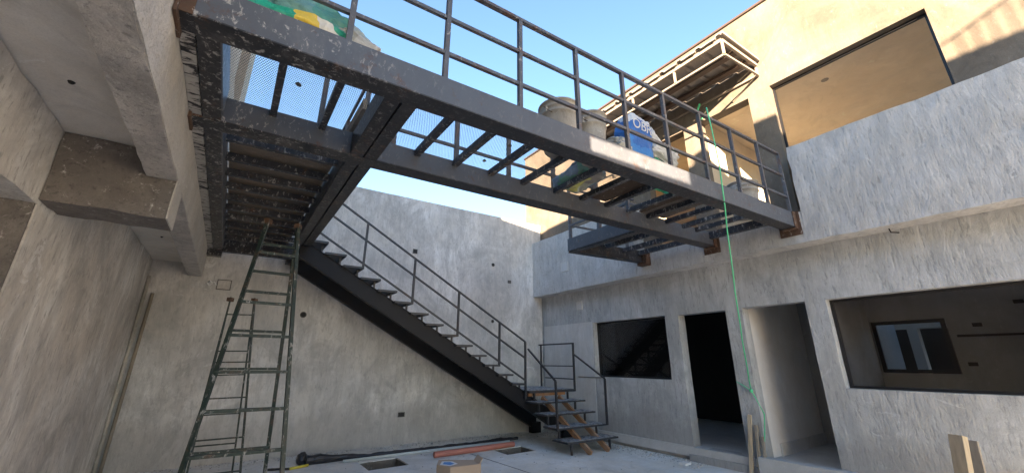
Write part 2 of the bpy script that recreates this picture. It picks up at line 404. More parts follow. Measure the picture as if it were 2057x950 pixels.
# slab and parapets
sb = MB(); sb.box(XP, XR+.3, -14, 1.838, 3.04, 4.45)
sb.build('parapet', M['par'], rb, rough=(.012, .16))
MB().box(XP, XR+.3, 4.62, 7.86, 3.04, 4.45).build('parapet', M['par'], rb, rough=(.012, .16))
MB().box(XP+.001, XR+.3, 1.842, 4.616, 3.04, 3.47).build('slab_edge', M['par'], rb, rough=(.010, .16))
# upper facade
up_holes = [(.157, 1.96, 3.6, 5.75), (2.29, 3.16, 3.5, 5.72), (3.48, 4.35, 3.5, 5.72)]
cells(lambda u, v, w_: (XR+.006+w_, u, v), [-14, 8.50], [3.48, 7.33], up_holes, .2, 'upper_wall', M['up'], rb, amp=.006, step=.4)
MB().box(XR-.03, XR+.24, -14, 8.53, 7.332, 7.37).build('roof_flashing', M['brownst'], rb)
# rooms
ib = MB()
ib.box(6.66, 10.0, -3.0, 8.5, 3.05, 3.46)            # floor slab between storeys
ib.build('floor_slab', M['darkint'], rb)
MB().box(6.40, 9.9, -14, 8.5, .06, .2).build('room_floor', M['slabf'], rb)
MB().box(6.66, 10.0, -14, 8.48, 6.95, 7.2).build('roof_slab', M['far'], rb)
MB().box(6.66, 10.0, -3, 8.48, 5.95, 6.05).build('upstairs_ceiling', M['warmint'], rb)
cells(lambda u, v, w_: (9.9+w_, u, v), [-3, 8.48], [3.5, 5.95], [(-2.4, 2.9, 4.2, 5.75)], .1, 'upstairs_back_wall', M['warmint'], rb)  # opening added out of view so skylight brightens the upstairs ceiling
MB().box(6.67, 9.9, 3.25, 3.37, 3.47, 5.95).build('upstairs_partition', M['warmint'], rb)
MB().box(6.66, 9.9, -3, 8.48, 3.462, 3.49).build('upstairs_floor', M['slabf'], rb)
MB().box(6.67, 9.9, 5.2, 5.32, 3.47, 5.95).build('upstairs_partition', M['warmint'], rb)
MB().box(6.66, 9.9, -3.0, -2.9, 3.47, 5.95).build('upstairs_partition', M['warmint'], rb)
MB().lathe((7.35, 1.45, 5.945), [(.0, 0), (.05, 0), (.055, .008)], 16).build('ceiling_rose', M['woodg'], rb)
# ground floor partitions
MB().box(6.652, 8.6, 2.984, 3.09, .2, 3.05).build('partition_wall', M['white'], rb)
MB().box(6.9, 8.6, 2.955, 2.982, .2, .36).build('partition_skirting', M['patch'], rb, rough=(.004, .1))
MB().box(6.652, 9.8, 2.0, 2.10, .2, 3.05).build('partition_wall', M['white'], rb)
MB().box(8.6, 8.7, 2.1, 3.09, .2, 3.05).build('partition_wall', M['greyint'], rb)
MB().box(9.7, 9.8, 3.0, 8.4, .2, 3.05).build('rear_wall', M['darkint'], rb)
MB().box(6.652, 6.66, 3.09, 3.234, .2, 3.04).build('lining', M['darkint'], rb)
cells(lambda u, v, w_: (8.35+w_, u, v), [-3, 1.96], [.2, 3.05], [(1.11, 1.93, 1.345, 2.105)], .12, 'rear_wall', M['greyint'], rb)
MB().box(6.66, 9.8, -3.0, -2.9, .2, 3.05).build('partition_wall', M['greyint'], rb)
MB().box(6.655, 9.8, 1.955, 2.0, .2, 3.05).build('partition_wall', M['greyint'], rb)
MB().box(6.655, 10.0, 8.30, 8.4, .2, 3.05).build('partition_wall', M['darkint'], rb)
MB().box(6.653, 6.66, 2.1, 2.128, .2, 3.04).build('lining', M['greyint'], rb)
MB().box(8.335, 8.352, -3, 1.04, 1.835, 1.865).build('wall_chase', M['hole'], rb, rough=(.006, .1))
for yy, zz in ((.823, 1.99), (.98, 1.477), (.40, 2.258)):
    MB().box(8.34, 8.352, yy-.045, yy+.045, zz-.025, zz+.025).build('socket_box', M['hole'], rb)
# window frames
def window(y0, y1, z0, z1, t=.035, inset=.13, mull=None, xw=XR, pane=True, parent=rb):
    f = MB(); a, b_ = xw+inset, xw+inset+.05
    f.box(a, b_, y0, y1, z0, z0+t); f.box(a, b_, y0, y1, z1-t, z1); f.box(a, b_, y0, y0+t, z0+t, z1-t); f.box(a, b_, y1-t, y1, z0+t, z1-t)
    if mull: f.box(a+.005, b_-.005, mull-.02, mull+.02, z0+t, z1-t)
    o = f.build('window_frame', M['frame'], parent)
    if pane: MB().box(a+.022, a+.028, y0+t-.005, y1-t+.005, z0+t-.005, z1-t+.005).build('pane', M['glass'], o)
    return o
window(4.336, 6.117, 1.203, 2.302, t=.03); window(-.897, 1.89, 1.188, 2.297, t=.03)
window(1.115, 1.925, 1.35, 2.10, t=.05, inset=-.03, xw=8.35, pane=False)
f = MB(); f.box(6.56, 6.60, .16, 1.957, 5.715, 5.745); f.box(6.56, 6.60, .16, .185, 3.6, 5.715); f.box(6.56, 6.60, 1.93, 1.957, 3.6, 5.715)
f.build('window_frame', M['frame'], rb)
# bit of the yard behind the inner window
MB().box(11.0, 11.1, -3, 4.5, -.1, 2.5).build('rear_yard_wall', M['darkint'], rb)
MB().box(10.42, 10.7, -3, 4.5, 2.10, 2.45).build('rear_yard_beam', M['white'], rb)
MB().box(10.42, 10.64, 1.78, 1.92, -.1, 2.10).build('rear_yard_column', M['white'], rb)
# thresholds and door steps
MB().box(6.30, 6.46, 1.98, 3.04, -.02, .245).build('door_step', M['slabf'], rb, rough=(.004, .1))
MB().box(6.36, 6.46, 3.08, 4.12, -.02, .10).build('door_step', M['rlow'], rb, rough=(.008, .1))
# small boxes on right building
def fit_right(name, y, z, w_, h, x, mat, label, cat):
    o = thing(name, label, cat, (x, y, z)); t = .014
    b = MB(); b.box(x-.016, x+.01, y-w_/2, y+w_/2, z-h/2, z-h/2+t); b.box(x-.016, x+.01, y-w_/2, y+w_/2, z+h/2-t, z+h/2)
    b.box(x-.016, x+.01, y-w_/2, y-w_/2+t, z-h/2+t, z+h/2-t); b.box(x-.016, x+.01, y+w_/2-t, y+w_/2, z-h/2+t, z+h/2-t)
    b.build('rim', M['box2'], o); MB().box(x-.011, x+.01, y-w_/2+t, y+w_/2-t, z-h/2+t, z+h/2-t).build('plate', mat, o)
fit_right('cover_plate', 6.49, 2.72, .17, .19, XR, M['patch'], 'pale square cover plate above the plaster patch under the slab edge', 'cover plate')
fit_right('cover_plate', 6.60, 3.60, .24, .22, XP, M['patch'], 'square plaster cover plate on the parapet face near the back corner', 'cover plate')
tag(MB().box(XR-.02, XR-.007, 5.95, 6.62, 1.18, 1.195).build('wall_batten', M['box'], None), 'thin dark strip fixed to the plaster patch left of the window', 'strip')
hk = MB().tube([(XP+.2, 1.06, 3.045), (XP+.19, 1.05, 2.99), (XP+.2, .98, 2.97)], .008, 6)
tag(hk.build('wire_hook', M['hole'], None), 'bent dark wire hanging under the slab edge at right', 'wire')

# ---------------------------------------------------------------- left building
lb = thing('left_building', 'brownish concrete building along the left side with beams and soffit', 'building', (XL, 4, 0))
MB().box(XL-.16, XL, 3.80, 8.35, -.1, 3.03).build('ground_floor_wall', M['left'], lb, rough=(.007, .16))
MB().box(XL-.16, XL-.001, -8.2, 3.797, 2.49, 3.03).build('longitudinal_beam', M['left'], lb, rough=(.012, .14))
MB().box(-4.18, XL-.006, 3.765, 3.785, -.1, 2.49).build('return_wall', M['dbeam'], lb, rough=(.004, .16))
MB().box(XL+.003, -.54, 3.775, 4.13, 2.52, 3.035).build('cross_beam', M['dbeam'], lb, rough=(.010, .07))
MB().box(-.54, -.531, 3.778, 4.127, 2.523, 2.86).build('cross_beam_end', M['stucco'], lb, rough=(.004, .07))
MB().box(-.715, -.535, -8.2, 8.28, 2.83, 3.6).build('edge_beam', M['beam'], lb, rough=(.010, .10))
MB().box(-.5352, -.5282, -8.2, 8.17, 2.835, 3.6).build('edge_beam_render', M['stucco'], lb, rough=(.007, .09))
MB().box(-4.3, -.712, -8.2, 8.28, 3.04, 3.3).build('ceiling_slab', M['ceil'], lb, rough=(.010, .16))
MB().box(-4.3, -4.2, -8.2, 8.3, -.1, 3.04).build('outer_wall', M['left'], lb)
MB().box(-4.2, XL-.17, -6.2, -6.0, -.1, 3.04).build('outer_wall', M['left'], lb)
# bits knocked out of the soffit
for x, y, s in ((-1.0, 3.02, .018), (-.93, 6.6, .016)):
    MB().lathe((x, y, 3.026), [(.0, 0), (s*.6, .0), (s, .012)], 9).build('conduit_hole', M['hole'], lb)
# upper floor: its roof edge throws the long shadow
UX = -.53
# unseen sloped slot in the strips below, added to put sun on the grey beam
cells(lambda u, v, w_: (UX-w_, u, v), [2.4, 8.19], [3.6, 7.7], [(5.7, 7.1, 5.1, 7.4), (3.0, 4.6, 5.1, 7.4)], .25, 'upper_wall', M['far'], lb)
MB().box(-4.2, UX-.26, 2.45, 8.17, 3.6, 7.65).build('upper_rooms', M['brownst'], lb)
w2 = MB()
def Z0(y): return 3.255 + .295*(2.13-y)     # sight line of the sun to the lower edge of the grey beam
def wallstrip(y0, y1, zb, zt):
    w2.hexa([(UX-.2, y0, zb[0]), (UX, y0, zb[0]), (UX, y1, zb[1]), (UX-.2, y1, zb[1]), (UX-.2, y0, zt[0]), (UX, y0, zt[0]), (UX, y1, zt[1]), (UX-.2, y1, zt[1])])
TOP = 6.90
ya, yb_ = -2.25, -.62
wallstrip(-8.2, ya, (3.6, 3.6), (TOP, TOP)); wallstrip(yb_, .8, (3.6, 3.6), (TOP, TOP-.08)); wallstrip(.8, 2.398, (3.6, 3.6), (TOP-.08, TOP-.33))  # unseen wall, ended short so sun gets past and bounces into the courtyard
wallstrip(ya, yb_, (3.6, 3.6), (Z0(ya)+.04, Z0(yb_)+.04)); wallstrip(ya, yb_, (Z0(ya)+.20, Z0(yb_)+.18), (TOP, TOP))
w2.build('sun_slot_wall', M['far'], lb)
MB().box(UX-.4, UX-.002, -4.75, -3.65, TOP-.02, TOP+.30).build('shadow_step_block', M['far'], lb)  # unseen block added to step up the roof-edge shadow on the facade
gr = thing('roof_guardrail', 'dark bar guardrail on the roof edge of the left building', 'railing', (UX, -8.4, TOP))
MB().bar((UX, -7.9, TOP+.74), (UX, -6.50, TOP+.21), .03).build('top_rail', M['rail'], gr)
for k in range(10):
    y = -6.65-k*.131
    MB().bar((UX, y, TOP-.02), (UX, y, TOP+.21+(-6.50-y)*.379), .022).build('post', M['rail'], gr)

# ---------------------------------------------------------------- steel walkway
sw = thing('steel_walkway', 'dark steel footbridge with mesh deck and railings spanning the courtyard overhead', 'footbridge', (2.8, 2.7, 3.25))
ZB, ZT = 3.25, 3.465
def cbeam(x0, x1, c0, c1, face, mat, name='edge_beam'):
    b = MB(); b.sbox(x0, x1, c0+.004, c1, ZB+.006, ZT-.004); b.sbox(x0, x1, c0-.012, c1+.01, ZB-.006, ZB+.006)
    o = b.build(name, mat, sw, bevel=.003)
    MB().sbox(x0+.001, x1-.001, c0-.006, c0+.004, ZB+.006, ZT).build('web_plate', face, o)
    return o
cbeam(-.525, XP-.005, 2.275, 2.42, M['fb'], M['st'])
cbeam(-.525, XP-.005, 3.395, 3.55, M['fb'], M['st'])
for cc in (2.275, 3.395):           # rusted end plates
    p = MB(); p.box(XP-.012, XP-.002, W(XP, cc, 0).y-.05, W(XP, cc, 0).y+.22, ZB-.10, ZT+.02); p.box(XP-.10, XP-.012, W(XP, cc, 0).y-.02, W(XP, cc, 0).y+.17, ZB-.022, ZB-.008)
    p.sbox(XP-.10, XP-.012, cc-.016, cc-.008, ZB-.02, ZT+.01)
    p.build('end_plate', M['rust'], sw)
    p = MB(); p.box(-.526, -.51, W(-.5, cc, 0).y-.04, W(-.5, cc, 0).y+.19, ZB-.04, ZT+.01); p.sbox(-.51, -.45, cc-.014, cc-.008, ZB-.01, ZT-.01); p.build('end_plate', M['rust'], sw)
# double channel running back to the stair head
for x0, x1 in ((.60, .708), (.722, .83)):
    b = MB(); y0, y1 = 2.36, 6.78
    b.box(x0, x1, y0, y1, ZB-.004, ZT-.006); b.build('channel_beam', M['st'], sw, bevel=.003)
MB().box(.70, .73, 2.4, 6.7, ZB+.02, ZT-.02).build('channel_gap', M['hole'], sw)
MB().box(.596, .604, 3.62, 6.7, ZB+.02, ZT+.03).build('channel_flange', M['fb'], sw)
# channel along the concrete edge beam
MB().box(-.526, -.452, 2.42, 7.98, ZB+.004, ZT).build('wall_channel', M['peel'], sw, rough=(.004, .2))
MB().box(-.444, -.332, 2.42, 7.98, ZB-.002, ZT).build('wall_channel', M['st'], sw)
MB().box(-.4525, -.4435, 2.45, 7.95, ZB+.03, ZT-.02).build('channel_gap', M['hole'], sw)
MB().box(-.332, -.322, 2.43, 3.30, ZB+.0, ZT+.02).build('channel_flange', M['fb'], sw)
MB().box(-.332, -.322, 3.57, 7.8, ZB+.0, ZT+.02).build('channel_flange', M['fb'], sw)
# joists
for x in (-.015, .35):
    MB().bar(W(x, 2.40, 3.435), W(x, 3.41, 3.435), .05, .055).build('joist', M['stj'], sw)
for x in (1.20, 1.60, 2.01, 2.43, 2.89, 3.30, 3.72, 4.12, 4.52, 4.92, 5.30, 5.62):
    MB().bar(W(x, 2.40, 3.435), W(x, 3.41, 3.435), .055, .06).build('joist', M['stj'], sw)
MB().bar((5.98, W(5.98, 2.40, 0).y, 3.40), (5.98, W(5.98, 3.42, 0).y, 3.40), .07, .11).build('joist', M['stj'], sw)
for c in (3.95, 4.38, 4.78, 5.18, 5.58, 5.98, 6.38, 6.78, 7.20, 7.58):
    MB().bar(W(-.34, c, 3.41), W(.61 if c < 6.5 else .80, c, 3.41), .05, .075).build('joist', M['stj'], sw)
MB().sbox(-.50, .86, 7.87, 7.97, ZB-.01, ZT).build('end_beam', M['st'], sw, bevel=.003)
for x in (-.42, .75): MB().sbox(x-.13, x+.09, 7.97, BW-.012, ZB-.07, ZB+.10).build('end_plate', M['st'], sw)
# third, small platform against the parapet
def tbeam(a, b_, wd=.09):
    o = MB().bar((a[0], a[1], (ZB+ZT)/2), (b_[0], b_[1], (ZB+ZT)/2), wd, ZT-ZB-.01).build('edge_beam', M['st'], sw, bevel=.003)
    MB().bar((a[0], a[1], ZB-.002), (b_[0], b_[1], ZB-.002), wd+.03, .012).build('flange', M['st'], o); return o
tbeam((4.44, 4.62), (XP-.01, 4.40))
tbeam((4.49, 4.56), (4.49, 3.30))
MB().box(4.42, 4.443, 3.30, 4.66, ZB+.012, ZT+.01).build('web_plate', M['fb'], sw)
for x in (5.10, 5.55, 5.93): MB().bar((x, 3.33, 3.40), (x, 4.42, 3.40), .05, .08).build('joist', M['stj'], sw)
p = MB(); p.box(XP-.14, XP-.003, 4.28, 4.48, ZB-.06, ZT-.02); p.build('end_plate', M['rust'], sw)
# mesh decks
def deck(pts, z=3.4705): MB().q(*[(a[0], a[1], z) for a in pts]).build('mesh_deck', M['mesh'], sw)
P2 = lambda x, c: (W(x, c, 0).x, W(x, c, 0).y)
deck([P2(-.33, 2.42), P2(3.30, 2.42), P2(3.30, 3.42), P2(-.33, 3.42)])
deck([P2(4.40, 2.42), P2(6.12, 2.42), P2(6.12, 3.42), P2(4.40, 3.42)])
deck([P2(-.33, 3.55), P2(.62, 3.55), P2(.82, 7.9), P2(-.33, 7.9)])
deck([(4.5, 3.3), (6.12, 3.3), (6.12, 4.38), (4.5, 4.56)])
# railings
FX = (-.35, .305, .975, 1.637, 2.275, 2.905, 3.55, 4.22, 4.88, 5.53, 6.118)
def flatrail(p, q, parent=sw, t=.028, h=.03, mat=None): return MB().bar(p, q, t, h).build('rail', mat or M['rail'], parent)
for x in FX: MB().bar(W(x, 2.31, ZT-.12 if x > 4.1 and x < 4.3 else ZT-.01), W(x, 2.31, 4.385), .036).build('post', M['rail'], sw)
for z in (3.715, 4.05): flatrail(W(-.52, 2.31, z), W(6.125, 2.31, z))
flatrail(W(-.52, 2.31, 4.40), W(6.125, 2.31, 4.40), t=.04, h=.03)
for x in (.34, 1.0, 1.67, 2.33, 2.98, 3.64, 4.30): MB().bar(W(x, 3.52, ZT-.01), W(x, 3.52, 4.385), .042).build('post', M['rail'], sw)
for z in (3.715, 4.05, 4.40): flatrail(W(.87, 3.52, z), W(4.42, 3.52, z))
for (x, y) in ((4.46, 4.62), (4.46, 3.98), (5.1, 4.52), (5.7, 4.44)): MB().bar((x, y, ZT-.1), (x, y, 4.385), .042).build('post', M['rail'], sw)
for z in (3.715, 4.05, 4.40): flatrail((4.46, 4.62, z), (4.46, 3.4, z)); flatrail((4.46, 4.62, z), (6.12, 4.40, z))
for y in (3.75, 4.7, 5.7, 6.6): MB().bar((.77, y, ZT-.01), (.77, y, 4.385), .042).build('post', M['rail'], sw)
for z in (3.715, 4.05, 4.40): flatrail((.77, 3.7, z), (.77, 6.62, z))
# ---- things on the decks
tag(MB().box(-.31, .58, 4.0, 7.82, 3.475, 3.49).build('plywood_sheet', M['ply'], None, rough=(.003, .2)), 'stained brown boards lying on the mesh platform at the stair head', 'boards')
for i, c in enumerate((7.02, 7.40)):
    tag(MB().bar(W(-.28, c, 3.455), W(.58, c-.05, 3.455), .11, .025).build('timber_batten', M['wood'], None),
        ('orange timber batten on the upper platform, nearer to the ladder' if i == 0 else 'orange timber batten on the upper platform closest to the back wall'), 'timber', 'battens on the stair head platform')
tag(MB().bar((.62, 3.1, 3.62), (.60, 5.2, 3.62), .10, .035, up=(1, 0, 0)).build('wooden_plank', M['woodg'], None), 'weathered plank leaning along the platform railing above the mesh', 'plank')
def board(pts, z, label):
    b = MB(); b.hexa([(x, y, z) for x, y in pts]+[(x, y, z+.018) for x, y in pts])
    tag(b.build('plywood_board', M['dkply'], None), label, 'board', 'boards laid on the walkway deck')
board([(3.34, 2.48), (3.72, 2.44), (3.70, 3.16), (3.44, 3.18)], 3.474, 'dark board laid on the walkway between bags and middle joists')
board([(4.16, 2.34), (4.80, 2.34), (4.86, 3.10), (4.36, 3.14)], 3.474, 'dark board laid on the walkway nearer to the right building')
for i in range(5):
    z = 3.485+i*.028
    o = MB().hexa([(4.60+i*.03, 3.75-i*.02, z), (5.25, 3.72, z), (5.28, 4.30, z+.004*i), (4.62+i*.03, 4.38, z), (4.60+i*.03, 3.75-i*.02, z+.02), (5.25, 3.72, z+.02), (5.28, 4.30, z+.02+.004*i), (4.62+i*.03, 4.38, z+.02)])
    tag(o.build('timber_offcut', M['woodg'], None), ('bottom', 'second from the bottom', 'middle', 'second from the top', 'topmost')[i]+' of the weathered boards stacked on the small platform', 'board', 'stacked boards on the small platform')
for i, (x, y, s, l) in enumerate([(.10, 2.95, .022, 'small dark mortar lump on the mesh between the first joists'), (1.90, 2.75, .018, 'small mortar lump on the mesh under the rear rail, upper of two'), (1.86, 3.15, .018, 'small mortar lump on the mesh close to the rear beam')]):
    b = MB(); b.lathe((x, y, 3.474), [(0, 0), (s, .004), (s*1.1, .012), (s*.5, .024), (0, .026)], 8)
    tag(b.build('mortar_lump', M['hole'], None, rough=(.004, .02)), l, 'rubble')

# ---------------------------------------------------------------- awning
aw = thing('metal_awning', 'corrugated metal awning on a light frame fixed to the sunlit upper facade', 'awning', (XR, 3.6, 6.1))
AY0, AY1 = 2.02, 5.3
b = MB(); prof = []
y = AY0; pitch = .325
while y < AY1:
    for dy, dz in ((0, 0), (.03, .038), (.075, .038), (.105, 0), (.2, .006), (.325, 0)): prof.append((y+dy, dz))
    y += pitch
xs = [5.215, 5.6, 6.0, 6.44]
for k in range(len(xs)-1):
    for i in range(len(prof)-1):
        if prof[i+1][0]-prof[i][0] < 1e-6: continue
        p0, p1 = prof[i], prof[i+1]
        def pt(x, p, up=0): return (x, p[0], 6.14+(x-5.215)*.10+p[1]+up)
        b.q(pt(xs[k], p0), pt(xs[k+1], p0), pt(xs[k+1], p1), pt(xs[k], p1))
        b.q(pt(xs[k], p0, .012), pt(xs[k], p1, .012), pt(xs[k+1], p1, .012), pt(xs[k+1], p0, .012))
        if k == 0: b.q(pt(xs[k], p0, -.012), pt(xs[k], p1, -.012), pt(xs[k], p1, .012), pt(xs[k], p0, .012))
b.build('roof_sheet', M['zinc'], aw)
MB().hexa([(5.22, AY0-.02, 6.155), (6.44, AY0-.02, 6.275), (6.44, AY0+.012, 6.275), (5.22, AY0+.012, 6.155), (5.22, AY0-.02, 6.195), (6.44, AY0-.02, 6.315), (6.44, AY0+.012, 6.315), (5.22, AY0+.012, 6.195)]).build('edge_trim', M['zinc'], aw)
fr = MB(); F1 = 5.29
fr.bar((F1, AY0+.04, 6.10), (F1, AY1, 6.10), .045, .06); fr.bar((F1, AY0+.04, 5.84), (F1, AY1, 5.84), .03)
fr.bar((F1, AY0+.04, 6.09), (6.43, AY0+.04, 6.21), .04, .05); fr.bar((F1, AY0+.04, 5.84), (6.43, AY0+.04, 6.02), .03)
fr.bar((6.42, AY0+.04, 6.02), (6.42, AY1, 6.02), .03); fr.bar((6.42, AY0+.05, 6.02), (6.42, AY0+.05, 6.24), .03)
for y in (AY0+.04, 2.86, 3.7, 4.5, AY1-.05):
    fr.bar((F1, y, 5.84), (F1, y, 6.10), .03)
fr.bar((F1, AY1-.05, 5.84), (6.43, AY1-.05, 6.02), .03)
fr.bar((6.44, 2.12, 6.02), (6.44, 2.52, 5.78), .014)
fr.build('frame', M['taupe'], aw)
for x, z, ww in ((5.74, 6.145, .11), (6.14, 6.18, .10)): MB().bar((x, AY0+.06, z-.02), (x, AY1-.02, z-.02), ww, .05).build('purlin', M['brownst'], aw)
rg = MB().tube([(6.36, 3.05, 6.02), (6.34, 3.10, 5.88), (6.37, 3.0, 5.74), (6.35, 3.07, 5.70)], .018, 6)
tag(rg.build('cloth_scrap', M['rope'], None), 'scrap of green cloth tied to the awning frame by the wall', 'cloth')

# ---------------------------------------------------------------- staircase
stc = thing('steel_staircase', 'black steel open riser staircase along the back wall down to a low landing', 'staircase', (3.2, 7.2, 0))
SL = .574
def stringer(c0, c1, xa, xb, name='stringer'):
    zt = lambda x: 3.268-SL*(x-.868)
    b = MB()
    def zb(x): return max(zt(x)-.285, .0)
    xs = [xa, .9, 2, 3, 4, 5, 5.6, 5.86, xb]
    for i in range(len(xs)-1):
        x0, x1 = xs[i], xs[i+1]
        t0, t1 = min(zt(x0), ZT-.01), min(zt(x1), ZT-.01)
        b.hexa([W(x0, c0, zb(x0)), W(x1, c0, zb(x1)), W(x1, c1, zb(x1)), W(x0, c1, zb(x0)), W(x0, c0, t0), W(x1, c0, t1), W(x1, c1, t1), W(x0, c1, t0)])
    o = b.build(name, M['stc'], stc)
    bm = bmesh.new(); bm.from_mesh(o.data); bmesh.ops.remove_doubles(bm, verts=bm.verts, dist=1e-4)
    bmesh.ops.delete(bm, geom=[f for f in bm.faces if False], context='FACES'); bm.to_mesh(o.data); bm.free()
    # lips of the channel
    f = MB(); x0, x1 = xa+.02, xb-.15
    for dz in (.004, -.283):
        f.bar(W(x0, c0-.010, min(zt(x0)+dz, ZT)), W(x1, c0-.010, zt(x1)+dz), .022, .012)
    f.build('lip', M['stc'], o)
    MB().sbox(xb-.12, xb+.11, c0-.02, c1+.02, .0, .22).build('foot', M['stc'], o, bevel=.004)
    return o
stringer(6.89, 6.99, .70, 5.98); stringer(7.88, 7.98, .70, 5.97)
def NZ(k): return 1.083+.2958*k, 3.36-.174*k
for k in range(14):
    x, z = NZ(k)
    fr_ = MB(); x0 = x-.325; cN, cF = 6.80, 8.03
    fr_.sbox(x0, x, cN, cN+.03, z-.035, z); fr_.sbox(x0, x, cF-.03, cF, z-.035, z); fr_.sbox(x0, x0+.03, cN+.03, cF-.03, z-.035, z); fr_.sbox(x-.03, x, cN+.03, cF-.03, z-.035, z)
    t = fr_.build('tread', M['railc'], stc)
    MB().sbox(x0+.028, x-.028, cN+.028, cF-.028, z-.012, z-.004).build('tread_plate', M['fb'], t)
    for c in (6.94, 7.93):
        xs_ = x-.065; zt = 3.268-SL*(xs_-.868)
        MB().bar(W(xs_, c, zt-.02), W(xs_, c, z-.03), .028).build('strut', M['railc'], t)
def off(k, h): x, z = NZ(k); return W(x-.015, 6.815, z+h)
for k in (-1, 2, 5, 8, 11, 13):
    kk = k if k < 13 else 13.02
    MB().bar(off(kk, -.03 if k < 13 else -.28), off(kk, .785), .034).build('post', M['railc'], stc)
for h in (.785, .47, .055): MB().bar(off(-1.05, h), off(13.02, h), .032, .028).build('rail', M['railc'], stc)
# landing
LZ = .955
ld = MB().hexa([(4.99, 6.50, LZ-.045), (6.16, 6.44, LZ-.045), (6.16, 7.60, LZ-.045), (4.99, 7.68, LZ-.045), (4.99, 6.50, LZ), (6.16, 6.44, LZ), (6.16, 7.60, LZ), (4.99, 7.68, LZ)]).build('landing', M['railc'], stc)
MB().hexa([(5.02, 6.53, LZ), (6.13, 6.47, LZ), (6.13, 7.57, LZ), (5.02, 7.65, LZ), (5.02, 6.53, LZ+.006), (6.13, 6.47, LZ+.006), (6.13, 7.57, LZ+.006), (5.02, 7.65, LZ+.006)]).build('landing_plate', M['dust'], ld)
MB().bar((5.02, 6.60, LZ-.075), (5.95, 6.56, LZ-.075), .05, .06).build('timber_prop', M['wood'], stc)
# lower flight
LT = [(5.40, .205), (5.64, .39), (5.93, .58), (6.19, .765)]
for i, (yf, z) in enumerate(LT):
    xl, xr = 4.96, 6.15
    yl, yr = yf+.03, yf-.03
    d = .40
    b = MB().hexa([(xl, yl, z-.028), (xr, yr, z-.028), (xr, yr+d, z-.028), (xl, yl+d, z-.028), (xl, yl, z), (xr, yr, z), (xr, yr+d, z), (xl, yl+d, z)])
    t = b.build('tread', M['railc'], stc)
    MB().hexa([(xl+.02, yl+.02, z), (xr-.02, yr+.02, z), (xr-.02, yr+d-.02, z), (xl+.02, yl+d-.02, z), (xl+.02, yl+.02, z+.005), (xr-.02, yr+.02, z+.005), (xr-.02, yr+d-.02, z+.005), (xl+.02, yl+d-.02, z+.005)]).build('tread_plate', M['dust'], t)
    zb = 0 if i == 0 else LT[i-1][1]+.004
    for x in (xl+.12, xr-.13):
        MB().bar((x, yf+(.07 if i == 0 else .14), zb), (x, yf+(.07 if i == 0 else .14), z-.03), .032).build('strut', M['railc'], t)
for x in (5.12, 6.0): MB().bar((x, 6.52, LT[3][1]+.004), (x, 6.52, LZ-.04), .032).build('strut', M['railc'], ld)
# hand rails of the lower flight
mp = off(13.02, 0)
MB().bar((4.95, 5.66, LT[1][1]-.03), (4.93, 5.66, 1.169), .034).build('post', M['railc'], stc)
MB().bar((4.99, mp.y, 1.74), (4.93, 5.66, 1.169), .030, .028).build('rail', M['railc'], stc)
MB().bar((6.13, 5.60, LT[1][1]-.02), (6.12, 5.58, 1.19), .034).build('post', M['railc'], stc)
MB().bar((6.15, 6.455, 1.66), (6.12, 5.58, 1.19), .030, .028).build('rail', M['railc'], stc)
for y in (6.455, 7.55): MB().bar((6.15, y, LZ-.04), (6.15, y, 1.875), .034).build('post', M['railc'], stc)
MB().bar((6.15, 6.44, 1.878), (6.15, 7.62, 1.878), .036, .03).build('rail', M['railc'], stc)
for z in (1.41, 1.15): MB().bar((6.15, 6.46, z), (6.15, 7.5 if z > 1.3 else 7.40, z), .022).build('rail', M['railc'], stc)
for x, l in ((5.36, 'left of the two orange planks propping the lower stair flight'), (5.80, 'right of the two orange planks propping the lower stair flight')):
    a = Vector((x, 5.30, .02)); b_ = Vector((x-.02, 6.55, .82))
    tag(MB().bar(a, b_, .045, .085).build('timber_plank', M['wood'], None), l, 'plank', 'orange planks under the lower flight')

# ---------------------------------------------------------------- ladders
def ladder(label, tl, tr, fl_, fr_, rl_, rr_, nf, nr, th, tf=.04):
    lo = (Vector(fl_)+Vector(fr_)+Vector(rl_)+Vector(rr_))/4; lo.z = 0
    o = thing('step_ladder', label, 'ladder', lo)
    tl, tr, fl_, fr_, rl_, rr_ = map(Vector, (tl, tr, fl_, fr_, rl_, rr_))
    for a, b_ in ((fl_, tl), (fr_, tr), (rl_, tl+Vector((0, .03, -.02))), (rr_, tr+Vector((0, .03, -.02)))):
        MB().bar(a, b_, tf, tf*.7).build('leg', M['rail'] if th else M['green'], o)
    for (L0, R0), ts in (((fl_, fr_), nf), ((rl_, rr_), nr)):
        for t in ts: MB().bar(L0.lerp(tl, t), R0.lerp(tr, t), tf*.9, tf*.75).build('rung', M['green'], o)
    for s in (tl, tr): MB().bar(s+Vector((-.02, -.02, -.03)), s+Vector((.02, .05, -.03)), .05).build('hinge', M['rust'], o)
    return o
def Wc(x, c, z): return W(x, c, z)
ladder('tall green A-frame ladder standing under the stair head platform',
       Wc(.138, 4.75, 2.96), Wc(.424, 4.75, 2.955), Wc(-.188, 4.05, .0), Wc(.61, 4.05, .0), Wc(-.2, 5.5, .0), Wc(.595, 5.5, .0),
       (.866, .689, .583, .476, .372, .264, .14), (.91, .813, .743, .609, .481, .345, .212), False, .034)
ladder('smaller green A-frame ladder between the tall ladder and the back wall',
       Wc(-.06, 6.5, 2.32), Wc(.213, 6.5, 2.33), Wc(-.115, 6.05, .0), Wc(.42, 6.05, .0), Wc(-.16, 6.95, .0), Wc(.365, 6.95, .0),
       (.9, .64, .46, .27, .12), (.70, .57, .36, .2), False, .021)

